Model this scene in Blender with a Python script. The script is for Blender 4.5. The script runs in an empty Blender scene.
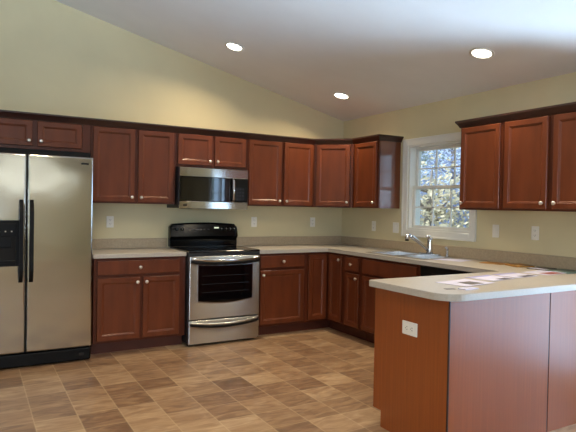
import bpy, bmesh, math, random
from mathutils import Vector, Matrix
PI = math.pi
SC = bpy.context.scene
COL = SC.collection
random.seed(7)

# ------------------------------------------------------------------ camera
CAM = Vector((-4.0788, -5.6816, 1.3679))
YAW, PITCH, ROLL, FPX = .5245, -.0166, .0188, 546.92
fw = Vector((math.sin(YAW)*math.cos(PITCH), math.cos(YAW)*math.cos(PITCH), math.sin(PITCH)))
r0 = fw.cross(Vector((0, 0, 1))).normalized()
u0 = r0.cross(fw)
rr = r0*math.cos(ROLL) + u0*math.sin(ROLL)
uu = u0*math.cos(ROLL) - r0*math.sin(ROLL)
cd = bpy.data.cameras.new('camera')
cam = bpy.data.objects.new('camera', cd)
COL.objects.link(cam)
cam.matrix_world = Matrix(((rr.x, uu.x, -fw.x, CAM.x), (rr.y, uu.y, -fw.y, CAM.y), (rr.z, uu.z, -fw.z, CAM.z), (0, 0, 0, 1)))
cd.sensor_fit = 'HORIZONTAL'
cd.sensor_width = 36
cd.lens = FPX/576*36
cd.clip_start = .05
SC.camera = cam
SC.view_settings.view_transform = 'Standard'
SC.view_settings.look = 'None'
SC.view_settings.gamma = 1
SC.view_settings.use_curve_mapping = False
SC.view_settings.exposure = 0.2
SC.cycles.max_bounces = 8
SC.cycles.diffuse_bounces = 5
SC.cycles.glossy_bounces = 4
SC.cycles.transparent_max_bounces = 12
SC.cycles.sample_clamp_indirect = 4

# ------------------------------------------------------------------ sky, sun, daylight
W = bpy.data.worlds.new('sky')
SC.world = W
W.use_nodes = True
wn = W.node_tree
bg = wn.nodes['Background']
bg.inputs['Color'].default_value = (.62, .80, 1.0, 1)
bg.inputs['Strength'].default_value = 1.35

def lamp(name, kind, loc, energy, color, direction=None, size=None, sizey=None, spread=None):
    l = bpy.data.lights.new(name, kind)
    l.energy = energy
    l.color = color
    if kind == 'AREA':
        l.shape = 'RECTANGLE' if sizey else 'DISK'
        l.size = size
        if sizey: l.size_y = sizey
        if spread: l.spread = math.radians(spread)
    o = bpy.data.objects.new(name, l)
    o.location = loc
    if direction is not None:
        o.rotation_euler = Vector(direction).to_track_quat('-Z', 'Y').to_euler()
    COL.objects.link(o)
    return o
sun = lamp('sun', 'SUN', (0, 0, 10), 2.8, (1, .95, .85), (.62, -.18, -.62))
sun.data.angle = math.radians(2)
DOOR_Y0, DOOR_Y1 = -5.55, -3.95
# daylight of the open sky in front of the patio door and the living room windows
lamp('daylight_patio_door', 'AREA', (.30, (DOOR_Y0+DOOR_Y1)/2-.7, 1.25), 135, (.46, .68, 1.0), (-1, 0, 0), 2.9, 2.5)
lamp('daylight_front_windows', 'AREA', (-6.0, -9.95, 1.5), 270, (.70, .83, 1.0), (0, 1, 0), 3.3, 1.5)
lamp('high_window_fill', 'AREA', (-3.1, -9.75, 1.97), 22, (1.0, .94, .78), (0, 1, 0), 2.1, .32)  # warm fill behind an added window, for the refrigerator's bright band
# added fill lamps aimed up through the openings to brighten the ceiling
lamp('ceiling_fill_door', 'AREA', (.9, -6.0, .0), 60, (.62, .80, 1.0), (-2.9, 3.4, 3.1), 1.8, 1.0, 44)
lamp('ceiling_fill_front', 'AREA', (-6.0, -10.5, .4), 170, (.55, .75, 1.0), (.25, .6, .75), 3.2, 1.4, 90)

# ------------------------------------------------------------------ materials
def s2l(c):
    return tuple(((v/255)/12.92 if v/255 <= .04045 else ((v/255+.055)/1.055)**2.4) for v in c)
def mat(name, rgb, rough=.5, metal=0., coat=0., coat_rough=.1, spec=.5, var=0., scale=6., stretch=(1, 1, 1), rough_var=0., bump=0.):
    m = bpy.data.materials.new(name)
    m.use_nodes = True
    nt = m.node_tree
    b = nt.nodes['Principled BSDF']
    c = s2l(rgb)
    b.inputs['Base Color'].default_value = (*c, 1)
    b.inputs['Roughness'].default_value = rough
    b.inputs['Metallic'].default_value = metal
    b.inputs['Coat Weight'].default_value = coat
    b.inputs['Coat Roughness'].default_value = coat_rough
    b.inputs['Specular IOR Level'].default_value = spec
    tc = nt.nodes.new('ShaderNodeTexCoord')
    mp = nt.nodes.new('ShaderNodeMapping')
    mp.inputs['Scale'].default_value = stretch
    nz = nt.nodes.new('ShaderNodeTexNoise')
    nz.inputs['Scale'].default_value = scale
    nz.inputs['Detail'].default_value = 4
    nt.links.new(tc.outputs['Object'], mp.inputs['Vector'])
    nt.links.new(mp.outputs['Vector'], nz.inputs['Vector'])
    if var:
        cr = nt.nodes.new('ShaderNodeValToRGB')
        cr.color_ramp.elements[0].position = .3
        cr.color_ramp.elements[1].position = .7
        cr.color_ramp.elements[0].color = (*[v*(1-var) for v in c], 1)
        cr.color_ramp.elements[1].color = (*[min(1, v*(1+var)) for v in c], 1)
        nt.links.new(nz.outputs['Fac'], cr.inputs['Fac'])
        nt.links.new(cr.outputs['Color'], b.inputs['Base Color'])
    if rough_var:
        mr = nt.nodes.new('ShaderNodeMapRange')
        mr.inputs['To Min'].default_value = rough-rough_var
        mr.inputs['To Max'].default_value = rough+rough_var
        nt.links.new(nz.outputs['Fac'], mr.inputs['Value'])
        nt.links.new(mr.outputs['Result'], b.inputs['Roughness'])
    if bump:
        bp = nt.nodes.new('ShaderNodeBump')
        bp.inputs['Strength'].default_value = bump
        bp.inputs['Distance'].default_value = .002
        nt.links.new(nz.outputs['Fac'], bp.inputs['Height'])
        nt.links.new(bp.outputs['Normal'], b.inputs['Normal'])
    return m
def emis(name, rgb, strength):
    m = mat(name, (20, 20, 20))
    b = m.node_tree.nodes['Principled BSDF']
    b.inputs['Emission Color'].default_value = (*s2l(rgb), 1)
    b.inputs['Emission Strength'].default_value = strength
    return m
M = {}
M['wall'] = mat('wall_paint', (214, 203, 166), .8, var=.03, scale=3, bump=.05)
M['ceiling'] = mat('ceiling_paint', (228, 231, 234), .9, var=.02, scale=3)
M['white'] = mat('white_trim_paint', (225, 225, 220), .4, var=.02, scale=5)
M['wood'] = mat('cherry_wood', (98, 47, 23), .42, coat=.22, coat_rough=.2, spec=.3, var=.20, scale=3.2, stretch=(3, 3, .6), rough_var=.05)
M['wood_frame'] = mat('cherry_face_frame', (82, 36, 17), .42, coat=.15, coat_rough=.2, spec=.3, var=.18, scale=3.2, stretch=(3, 3, .6))
M['crown'] = mat('crown_wood', (48, 20, 14), .35, coat=.3, coat_rough=.25, var=.15, scale=4)
M['veneer'] = mat('cherry_veneer_panel', (146, 74, 28), .36, coat=.5, coat_rough=.25, spec=.4, var=.10, scale=5, stretch=(14, 14, .4))
M['side'] = mat('lacquered_cabinet_side', (104, 48, 24), .4, coat=1., coat_rough=.10, var=.08, scale=4, stretch=(6, 6, .5))
M['side'].node_tree.nodes['Principled BSDF'].inputs['Coat IOR'].default_value = 1.9
M['enamel'] = mat('black_enamel', (8, 8, 9), .14, spec=.22)
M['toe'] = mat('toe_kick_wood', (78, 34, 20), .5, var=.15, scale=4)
M['laminate'] = mat('countertop_laminate', (184, 177, 167), .30, var=.07, scale=90, coat=.2, coat_rough=.2)
M['splash'] = mat('backsplash_laminate', (176, 158, 132), .4, var=.10, scale=60)
M['steel'] = mat('brushed_stainless_steel', (186, 184, 180), .27, metal=1., var=.012, scale=4, stretch=(.6, .6, 90), rough_var=.0)
for q_ in (M['steel'],):
    b_ = q_.node_tree.nodes['Principled BSDF']
    b_.inputs['Anisotropic'].default_value = 1.0
    b_.inputs['Anisotropic Rotation'].default_value = .25
    nt_ = q_.node_tree; wz = nt_.nodes.new('ShaderNodeTexNoise'); wz.inputs['Scale'].default_value = 2.2; wz.inputs['Detail'].default_value = 1
    wb = nt_.nodes.new('ShaderNodeBump'); wb.inputs['Strength'].default_value = .35; wb.inputs['Distance'].default_value = .012
    nt_.links.new(nt_.nodes['Texture Coordinate'].outputs['Object'], wz.inputs['Vector']); nt_.links.new(wz.outputs['Fac'], wb.inputs['Height']); nt_.links.new(wb.outputs['Normal'], b_.inputs['Normal'])
sf = M['steel'].copy(); sf.name = 'refrigerator_steel'; M['steel_fridge'] = sf
b_ = sf.node_tree.nodes['Principled BSDF']
for l_ in list(b_.inputs['Roughness'].links)+list(b_.inputs['Base Color'].links): sf.node_tree.links.remove(l_)
[setattr(n_.inputs['Strength'], 'default_value', .8) for n_ in sf.node_tree.nodes if n_.type == 'BUMP']
b_.inputs['Roughness'].default_value = .15; b_.inputs['Anisotropic'].default_value = 0.
b_.inputs['Base Color'].default_value = (*s2l((182, 180, 174)), 1)
sm = sf.copy(); sm.name = 'microwave_steel'; M['steel_bright'] = sm
sm.node_tree.nodes['Principled BSDF'].inputs['Roughness'].default_value = .13
sm.node_tree.nodes['Principled BSDF'].inputs['Base Color'].default_value = (*s2l((205, 203, 200)), 1)
M['steel_dark'] = mat('appliance_side_metal', (30, 30, 32), .4, var=.05)
M['bowl'] = mat('sink_bowl_steel', (215, 216, 218), .33, metal=1., var=.02, scale=20)
M['chrome'] = mat('polished_chrome', (215, 215, 218), .12, metal=1.)
M['nickel'] = mat('satin_nickel_knob', (240, 236, 228), .32, metal=1.)
M['black'] = mat('black_plastic', (7, 7, 8), .5, spec=.2)
M['blackgloss'] = mat('black_glass', (7, 7, 9), .06, spec=.6, coat=.5, coat_rough=.03)
M['cooktop'] = mat('ceramic_cooktop', (9, 9, 11), .12, spec=.6, var=.3, scale=120)
M['burner'] = mat('burner_print', (46, 46, 48), .2)
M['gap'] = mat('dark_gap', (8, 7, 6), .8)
M['plate'] = mat('white_plastic_plate', (240, 238, 230), .35, var=.01)
M['slot'] = mat('outlet_slot', (60, 58, 54), .5)
M['paper'] = mat('white_paper', (204, 203, 226), .6, var=.02, scale=8)
M['paper_grey'] = mat('printed_grey_photo', (96, 92, 92), .4, var=.35, scale=40)
M['paper_dark'] = mat('printed_dark_photo', (52, 48, 66), .4, var=.5, scale=40)
M['paper_red'] = mat('printed_red_photo', (150, 84, 84), .4, var=.3, scale=40)
M['paper_lilac'] = mat('printed_lilac_band', (160, 158, 206), .5, var=.06, scale=20)
M['kraft'] = mat('kraft_envelope', (176, 126, 62), .6, var=.12, scale=20)
M['darkbook'] = mat('dark_booklet_cover', (66, 58, 48), .4, var=.3, scale=30)
M['teal'] = mat('teal_booklet_cover', (92, 116, 110), .4, var=.2, scale=30)
M['lens'] = emis('lamp_lens', (255, 246, 225), 8)
M['display'] = emis('clock_display', (225, 235, 205), .9)
M['bark'] = mat('tree_bark', (158, 150, 146), .9, var=.3, scale=6, stretch=(3, 3, .5))
M['leaf_gold'] = mat('golden_leaves', (214, 202, 172), .7, var=.35, scale=9)
M['leaf_green'] = mat('olive_green_leaves', (158, 172, 160), .7, var=.45, scale=9)
M['leaf_grey'] = mat('blue_grey_leaves', (146, 160, 194), .7, var=.45, scale=9)
M['grass'] = mat('lawn', (122, 120, 88), .9, var=.3, scale=3)
M['siding'] = mat('house_siding', (205, 204, 196), .7, var=.03)

def glass_mat():
    m = bpy.data.materials.new('window_glass')
    m.use_nodes = True
    nt = m.node_tree
    nt.nodes.clear()
    o = nt.nodes.new('ShaderNodeOutputMaterial')
    t = nt.nodes.new('ShaderNodeBsdfTransparent')
    t.inputs['Color'].default_value = (.93, .96, .97, 1)
    g = nt.nodes.new('ShaderNodeBsdfGlossy')
    g.inputs['Roughness'].default_value = .02
    x = nt.nodes.new('ShaderNodeMixShader')
    x.inputs[0].default_value = .05
    nt.links.new(t.outputs[0], x.inputs[1])
    nt.links.new(g.outputs[0], x.inputs[2])
    nt.links.new(x.outputs[0], o.inputs['Surface'])
    return m
M['glass'] = glass_mat()

TILE = .2555
TX0, TY0 = -2.2, -2.232
# tone of each laid tile where the photograph shows it: rows go away from the cabinets (y falls), columns run left to right
TONES = {(-6,5):0.45,(-6,4):0.62,(-6,3):0.57,(-6,2):0.4,(-6,1):0.42,(-6,0):0.62,(-7,5):0.5,(-7,4):0.35,(-7,3):0.6,(-7,2):0.48,(-7,1):0.5,(-7,0):0.42,(-5,5):0.4,(-5,4):0.5,(-5,3):0.38,(-5,2):0.5,(-5,1):0.6,(-1,5):0.5,(-2,5):0.58,(-3,5):0.6,(-4,5):0.4,(-2,4):0.42,(-3,4):0.5,(-4,4):0.58,(-2,3):0.48,(-3,3):0.5,(-4,3):0.62,(-2,2):0.62,(-3,2):0.36,(-4,2):0.42,(-3,1):0.6,(-4,1):0.4,(-3,0):0.5,(-4,0):0.62,(-5,0):0.4,(-4,-1):0.62,(3,5):0.5,(2,5):0.5,(1,5):0.5,(0,5):0.55,(2,4):0.6,(1,4):0.42,(0,4):0.5,(-1,4):0.42,(1,3):0.6,(0,3):0.42,(-1,3):0.55,(1,2):0.52,(0,2):0.5,(-1,2):0.48,(0,1):0.68,(-1,1):0.27,(-2,1):0.5,(0,0):0.42,(-1,0):0.4,(-2,0):0.36,(-1,-1):0.55,(-2,-1):0.45,(-1,-2):0.5,(-3,-1):0.6,(-2,-2):0.64,(5,5):0.55,(4,5):0.5,(5,4):0.45,(4,4):0.62,(3,4):0.45,(5,3):0.45,(4,3):0.5,(3,3):0.38,(5,2):0.6,(2,3):0.5,(4,2):0.45,(3,2):0.48,(2,2):0.38,(4,1):0.5,(3,1):0.52,(2,1):0.45,(1,1):0.55,(3,0):0.42,(2,0):0.64,(1,0):0.36,(3,-1):0.36,(2,-1):0.46,(1,-1):0.62,(0,-1):0.45,(2,-2):0.42,(1,-2):0.46,(0,-2):0.5,(1,-3):0.6,(0,-3):0.62,(-1,-3):0.38}
def floor_mat():
    m = bpy.data.materials.new('vinyl_tile_floor')
    m.use_nodes = True
    nt = m.node_tree
    N, L = nt.nodes.new, nt.links.new
    b = nt.nodes['Principled BSDF']
    b.inputs['Roughness'].default_value = .36
    b.inputs['Coat Weight'].default_value = .15
    b.inputs['Coat Roughness'].default_value = .25
    tc = N('ShaderNodeTexCoord')
    at = N('ShaderNodeAttribute')
    at.attribute_name = 'tile_tone'
    # slate-like streaks: coordinates bent by noise, shifted per tile
    sep = N('ShaderNodeSeparateXYZ')
    L(tc.outputs['Object'], sep.inputs[0])
    mp = N('ShaderNodeMapping')
    mp.inputs['Scale'].default_value = (2.6, 8.5, 1)
    mp.inputs['Rotation'].default_value = (0, 0, .5)
    off = N('ShaderNodeVectorMath'); off.operation = 'MULTIPLY_ADD'
    L(at.outputs['Color'], off.inputs[0]); off.inputs[1].default_value = (37, 11, 0); L(tc.outputs['Object'], off.inputs[2])
    L(off.outputs[0], mp.inputs['Vector'])
    n1 = N('ShaderNodeTexNoise'); n1.inputs['Scale'].default_value = 1.6; n1.inputs['Detail'].default_value = 5; n1.inputs['Distortion'].default_value = 1.4
    L(mp.outputs[0], n1.inputs['Vector'])
    # tone = per-tile value + streak
    sc = N('ShaderNodeSeparateColor'); L(at.outputs['Color'], sc.inputs[0])
    a = N('ShaderNodeMath'); a.operation = 'MULTIPLY_ADD'; L(n1.outputs['Fac'], a.inputs[0]); a.inputs[1].default_value = 1.05
    a2 = N('ShaderNodeMath'); a2.operation = 'SUBTRACT'; L(sc.outputs[0], a2.inputs[0]); a2.inputs[1].default_value = .525
    L(a2.outputs[0], a.inputs[2])
    cr = N('ShaderNodeValToRGB')
    els = cr.color_ramp.elements
    els[0].position = 0; els[0].color = (*s2l((100, 74, 58)), 1)
    els[1].position = 1; els[1].color = (*s2l((196, 170, 138)), 1)
    for p_, c_ in ((.3, (127, 98, 75)), (.55, (154, 123, 94)), (.8, (178, 149, 117))):
        e = els.new(p_); e.color = (*s2l(c_), 1)
    L(a.outputs[0], cr.inputs['Fac'])
    # joint lines
    outs = []
    for k, o0 in ((0, TX0), (1, TY0)):
        s = N('ShaderNodeMath'); s.operation = 'SUBTRACT'; L(sep.outputs[k], s.inputs[0]); s.inputs[1].default_value = o0
        d = N('ShaderNodeMath'); d.operation = 'DIVIDE'; L(s.outputs[0], d.inputs[0]); d.inputs[1].default_value = TILE
        pp = N('ShaderNodeMath'); pp.operation = 'PINGPONG'; L(d.outputs[0], pp.inputs[0]); pp.inputs[1].default_value = .5
        outs.append(pp)
    mn = N('ShaderNodeMath'); mn.operation = 'MINIMUM'; L(outs[0].outputs[0], mn.inputs[0]); L(outs[1].outputs[0], mn.inputs[1])
    mr = N('ShaderNodeMapRange'); L(mn.outputs[0], mr.inputs['Value'])
    mr.inputs['From Min'].default_value = .008; mr.inputs['From Max'].default_value = .022
    mr.inputs['To Min'].default_value = .38; mr.inputs['To Max'].default_value = 0
    mx = N('ShaderNodeMix'); mx.data_type = 'RGBA'
    L(mr.outputs[0], mx.inputs[0]); L(cr.outputs[0], mx.inputs[6]); mx.inputs[7].default_value = (*s2l((206, 182, 146)), 1)
    L(mx.outputs[2], b.inputs['Base Color'])
    return m
M['floor'] = floor_mat()

# ------------------------------------------------------------------ helpers
def box(bm, x0, x1, y0, y1, z0, z1, bev=0., mi=0, seg=2):
    vs = [bm.verts.new((x, y, z)) for x in (x0, x1) for y in (y0, y1) for z in (z0, z1)]
    fs = []
    for q in ((0, 1, 3, 2), (4, 6, 7, 5), (0, 4, 5, 1), (2, 3, 7, 6), (0, 2, 6, 4), (1, 5, 7, 3)):
        f = bm.faces.new([vs[i] for i in q]); f.material_index = mi; fs.append(f)
    if bev:
        es = list({e for f in fs for e in f.edges})
        r = bmesh.ops.bevel(bm, geom=es, offset=bev, segments=seg, profile=.5, affect='EDGES')
        for f in r['faces']: f.material_index = mi
def prism(bm, pts, z0, z1, mi=0, bev=0.):
    a = [bm.verts.new((x, y, z0)) for x, y in pts]
    b = [bm.verts.new((x, y, z1)) for x, y in pts]
    n = len(pts)
    fs = [bm.faces.new(a[::-1]), bm.faces.new(b)]
    for i in range(n): fs.append(bm.faces.new((a[i], a[(i+1) % n], b[(i+1) % n], b[i])))
    for f in fs: f.material_index = mi
    if bev:
        es = [e for f in fs[:2] for e in f.edges]
        bmesh.ops.bevel(bm, geom=es, offset=bev, segments=2, profile=.5, affect='EDGES')
def tube(bm, pts, rad, seg=12, mi=0, caps=True):
    pts = [Vector(p) for p in pts]
    rs = rad if isinstance(rad, (list, tuple)) else [rad]*len(pts)
    rings = []
    up = None
    for i, p in enumerate(pts):
        d = (pts[min(i+1, len(pts)-1)]-pts[max(i-1, 0)]).normalized()
        if up is None:
            up = Vector((0, 0, 1)) if abs(d.z) < .9 else Vector((1, 0, 0))
        a = d.cross(up).normalized(); b = a.cross(d).normalized(); up = b
        rings.append([bm.verts.new(p+(a*math.cos(t*2*PI/seg)+b*math.sin(t*2*PI/seg))*rs[i]) for t in range(seg)])
    for i in range(len(rings)-1):
        for t in range(seg):
            f = bm.faces.new((rings[i][t], rings[i][(t+1) % seg], rings[i+1][(t+1) % seg], rings[i+1][t]))
            f.material_index = mi; f.smooth = True
    if caps:
        for r in (rings[0][::-1], rings[-1]):
            f = bm.faces.new(r); f.material_index = mi
def lathe(bm, prof, axis_m, seg=20, mi=0):
    """prof: (radius, height) along local z, placed by the matrix axis_m"""
    rings = []
    for r, h in prof:
        rings.append([bm.verts.new(axis_m @ Vector((max(r, 1e-5)*math.cos(t*2*PI/seg), max(r, 1e-5)*math.sin(t*2*PI/seg), h))) for t in range(seg)])
    for i in range(len(rings)-1):
        for t in range(seg):
            f = bm.faces.new((rings[i][t], rings[i][(t+1) % seg], rings[i+1][(t+1) % seg], rings[i+1][t]))
            f.material_index = mi; f.smooth = True
    bm.faces.new(rings[0][::-1]).material_index = mi
    bm.faces.new(rings[-1]).material_index = mi
def obj(name, bm, mats, parent=None, loc=None):
    bmesh.ops.recalc_face_normals(bm, faces=bm.faces[:])
    me = bpy.data.meshes.new(name)
    bm.to_mesh(me); bm.free()
    for m in (mats if isinstance(mats, (list, tuple)) else [mats]): me.materials.append(M[m] if isinstance(m, str) else m)
    o = bpy.data.objects.new(name, me)
    COL.objects.link(o)
    if parent: o.parent = parent
    if loc is not None: o.location = loc
    return o
def tag(o, label, cat, group=None, kind=None):
    if label: o['label'] = label
    if cat: o['category'] = cat
    if group: o['group'] = group
    if kind: o['kind'] = kind
    return o
def thing(name, label, cat, loc=(0, 0, 0), rotz=0, group=None):
    o = bpy.data.objects.new(name, None)
    COL.objects.link(o)
    o.location = loc; o.rotation_euler = (0, 0, rotz)
    return tag(o, label, cat, group)
def struct(name, bm, m):
    o = obj(name, bm, m); o['kind'] = 'structure'; return o
def copy_thing(root, loc=None, rotz=None, label=None):
    r = root.copy(); COL.objects.link(r)
    if loc is not None: r.location = loc
    if rotz is not None: r.rotation_euler = (0, 0, rotz)
    if label: r['label'] = label
    for ch in list(root.children):
        c = ch.copy(); COL.objects.link(c); c.parent = r
        for g in list(ch.children):
            d = g.copy(); COL.objects.link(d); d.parent = c
    return r
NB = bmesh.new

# ------------------------------------------------------------------ room shell
XL, YF = -8.0, -9.5           # left and front walls
ZE, SL, XR = 2.464, .2445, -4.0
ZR = ZE - SL*XR
WY0, WY1, WZ0, WZ1 = -2.075, -1.215, 1.150, 2.045     # opening of the kitchen window
T = .16
bm = NB(); 
nx0, nx1 = math.floor((XL-TX0)/TILE), math.ceil((0-TX0)/TILE)
ny0, ny1 = math.floor((YF-TY0)/TILE), math.ceil((0-TY0)/TILE)
lay = bm.loops.layers.float_color.new('tile_tone')
rnd = random.Random(3)
for i in range(nx0, nx1):
    for j in range(ny0, ny1):
        x0, x1 = max(XL, TX0+i*TILE), min(0, TX0+(i+1)*TILE)
        y0, y1 = max(YF, TY0+j*TILE), min(0, TY0+(j+1)*TILE)
        if x1-x0 < 1e-6 or y1-y0 < 1e-6: continue
        f = bm.faces.new([bm.verts.new(p) for p in ((x0, y0, 0), (x1, y0, 0), (x1, y1, 0), (x0, y1, 0))])
        v = rnd.choice((.32, .42, .5, .5, .6, .72))+rnd.uniform(-.05, .05)
        v = .5+(TONES.get((i, j), v)-.49)*1.35
        g, b_ = rnd.random(), rnd.random()
        for l in f.loops: l[lay] = (v, g, b_, 1)
bmesh.ops.remove_doubles(bm, verts=bm.verts[:], dist=1e-5)
fl = struct('floor', bm, 'floor')
bm = NB(); box(bm, XL-T, T, YF-T, T, -.25, -.02); struct('foundation_1', bm, 'siding')  # foundation slab beneath the floor

def wall_gable(name, y0, y1, holes=()):
    """gable wall across x between y0 and y1 with rectangular holes (x0,x1,z0,z1)"""
    bm = NB()
    xs = sorted({XL, XR, 0.} | {h[0] for h in holes} | {h[1] for h in holes})
    def top(x): return ZR - SL*abs(x-XR)
    for a, b in zip(xs, xs[1:]):
        hs = [h for h in holes if h[0] <= a+1e-6 and h[1] >= b-1e-6]
        segs = [(-.02, None)] if not hs else [(-.02, hs[0][2]), (hs[0][3], None)]
        for z0, z1 in segs:
            if z1 is not None and z1-z0 < 1e-3: continue
            ta, tb = (z1, z1) if z1 is not None else (top(a), top(b))
            v = [bm.verts.new(p) for p in ((a, y0, z0), (b, y0, z0), (b, y0, tb), (a, y0, ta), (a, y1, z0), (b, y1, z0), (b, y1, tb), (a, y1, ta))]
            for q in ((0, 1, 2, 3), (5, 4, 7, 6), (4, 0, 3, 7), (1, 5, 6, 2), (3, 2, 6, 7), (4, 5, 1, 0)): bm.faces.new([v[k] for k in q])
    return struct(name, bm, 'wall')
wall_gable('wall_back', 0, T)
FW = [(-7.5, -6.05, .75, 2.2), (-5.75, -4.4, .75, 2.2), (-4.1, -2.1, 1.84, 2.10)]  # last opening added and shaped for the bright band in the refrigerator
wall_gable('wall_front', YF-T, YF, FW)
def wall_side(name, x0, x1, holes):
    bm = NB()
    ys = sorted({YF, 0.} | {h[0] for h in holes} | {h[1] for h in holes})
    for a, b in zip(ys, ys[1:]):
        hs = [h for h in holes if h[0] <= a+1e-6 and h[1] >= b-1e-6]
        if not hs: box(bm, x0, x1, a, b, -.02, ZE)
        else:
            if hs[0][2] > 0: box(bm, x0, x1, a, b, -.02, hs[0][2])
            box(bm, x0, x1, a, b, hs[0][3], ZE)
    return struct(name, bm, 'wall')
wall_side('wall_right', 0, T, [(WY0, WY1, WZ0, WZ1), (DOOR_Y0, DOOR_Y1, 0, 2.08)])
wall_side('wall_left', XL-T, XL, [])
bm = NB()
prof = [(XL-T-.3, ZE-SL*(T+.3)), (XR, ZR), (T+.3, ZE-SL*(T+.3))]
v0 = [bm.verts.new((x, y, z+dz)) for y in (YF-T-.3, T+.3) for dz in (0, .2) for x, z in prof]
def F(*q): bm.faces.new([v0[k] for k in q])
F(0, 1, 7, 6); F(1, 2, 8, 7); F(3, 4, 10, 9); F(4, 5, 11, 10); F(0, 1, 4, 3); F(1, 2, 5, 4); F(6, 7, 10, 9); F(7, 8, 11, 10); F(0, 3, 9, 6); F(2, 5, 11, 8)
struct('ceiling', bm, 'ceiling')
# baseboards where the walls are bare
bm = NB(); box(bm, -.014, 0, DOOR_Y1+.09, -3.62, 0, .09, .003); struct('baseboard_right', bm, 'white')
bm = NB(); box(bm, XL, -4.2, -.014, 0, 0, .09, .003); struct('baseboard_back', bm, 'white')
bm = NB(); box(bm, XL, XL+.014, YF, -.02, 0, .09, .003); struct('baseboard_left', bm, 'white')

def frame_rect(bm, a0, a1, z0, z1, w, d0, d1, axis='x', bev=.002):
    """rectangular ring of width w; a = along wall, d = depth range"""
    def bx(p0, p1, q0, q1):
        if axis == 'x': box(bm, d0, d1, p0, p1, q0, q1, bev)
        else: box(bm, p0, p1, d0, d1, q0, q1, bev)
    bx(a0, a0+w, z0, z1); bx(a1-w, a1, z0, z1); bx(a0+w, a1-w, z0, z0+w); bx(a0+w, a1-w, z1-w, z1)
# kitchen window: double hung, three by two panes in each sash
win = bpy.data.objects.new('window_1', None); COL.objects.link(win); win['kind'] = 'structure'
win['label'] = 'white double-hung kitchen window with grilles above the sink'
bm = NB()
cw = .075
frame_rect(bm, WY0-cw, WY1+cw, WZ0-cw, WZ1+cw, cw, -.019, 0, bev=.004)
frame_rect(bm, WY0-cw, WY1+cw, WZ0-cw, WZ1+cw, .018, -.026, -.018, bev=.003)
obj('window_casing', bm, 'white', win)
bm = NB(); frame_rect(bm, WY0, WY1, WZ0, WZ1, .018, 0, T, bev=.001); obj('window_jamb', bm, 'white', win)
zm = (WZ0+WZ1)/2
def sash(name, z0, z1, x0, bottom):
    bm = NB()
    y0, y1 = WY0+.018, WY1-.018
    w = .038
    box(bm, x0, x0+.032, y0, y0+w, z0, z1, .003); box(bm, x0, x0+.032, y1-w, y1, z0, z1, .003)
    box(bm, x0, x0+.032, y0+w, y1-w, z0, z0+(.03 if bottom else .03), .003); box(bm, x0, x0+.032, y0+w, y1-w, z1-(.03 if bottom else .036), z1, .003)
    s = obj(name, bm, 'white', win)
    bm = NB()
    gz0, gz1 = z0+(.03 if bottom else .03), z1-(.03 if bottom else .036)
    for k in (1, 2):
        y = y0+w+(y1-y0-2*w)*k/3
        box(bm, x0+.010, x0+.026, y-.006, y+.006, gz0, gz1)
    box(bm, x0+.010, x0+.026, y0+w, y1-w, (gz0+gz1)/2-.006, (gz0+gz1)/2+.006)
    obj('window_grille', bm, 'white', s)
    bm = NB(); box(bm, x0+.016, x0+.020, y0+w, y1-w, gz0, gz1); obj('pane', bm, 'glass', s)
sash('lower_sash', WZ0+.018, zm+.02, .045, True)
sash('upper_sash', zm-.015, WZ1-.018, .085, False)
# patio door with grilles, right wall near the camera
dr = bpy.data.objects.new('door_1', None); COL.objects.link(dr); dr['kind'] = 'structure'
bm = NB(); frame_rect(bm, DOOR_Y0-.08, DOOR_Y1+.08, -.08, 2.16, .08, -.018, 0)
for v in bm.verts:
    if v.co.z < 0: v.co.z = 0
obj('door_casing', bm, 'white', dr)
for k, (a, b) in enumerate(((DOOR_Y0, (DOOR_Y0+DOOR_Y1)/2), ((DOOR_Y0+DOOR_Y1)/2, DOOR_Y1))):
    bm = NB(); x0 = .04+.04*k
    frame_rect(bm, a+.005, b-.005, .01, 2.07, .08, x0, x0+.035)
    for i in (1, 2):
        y = a+.085+(b-a-.17)*i/3
        box(bm, x0+.01, x0+.025, y-.008, y+.008, .09, 1.99)
    for i in (1, 2, 3, 4):
        z = .09+1.9*i/5
        box(bm, x0+.01, x0+.025, a+.085, b-.085, z-.008, z+.008)
    p = obj('door_leaf', bm, 'white', dr)
    bm = NB(); box(bm, x0+.015, x0+.019, a+.085, b-.085, .09, 1.99); obj('pane', bm, 'glass', p)
for n, (a, b, z0, z1) in enumerate(FW):
    w_ = bpy.data.objects.new('window_%d' % (n+2), None); COL.objects.link(w_); w_['kind'] = 'structure'
    bm = NB(); frame_rect(bm, a-.08, b+.08, z0-.08, z1+.08, .08, YF, YF+.018, axis='y')
    frame_rect(bm, a, b, z0, z1, .05, YF-.1, YF-.05, axis='y')
    for i in (1, 2, 3): box(bm, a+(b-a)*i/4-.01, a+(b-a)*i/4+.01, YF-.09, YF-.06, z0+.05, z1-.05)
    for i in (1, 2, 3): box(bm, a+.05, b-.05, YF-.088, YF-.062, z0+(z1-z0)*i/4-.01, z0+(z1-z0)*i/4+.01)
    obj('window_frame', bm, 'white', w_)
    bm = NB(); box(bm, a+.05, b-.05, YF-.078, YF-.074, z0+.05, z1-.05); obj('pane', bm, 'glass', w_)

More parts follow.
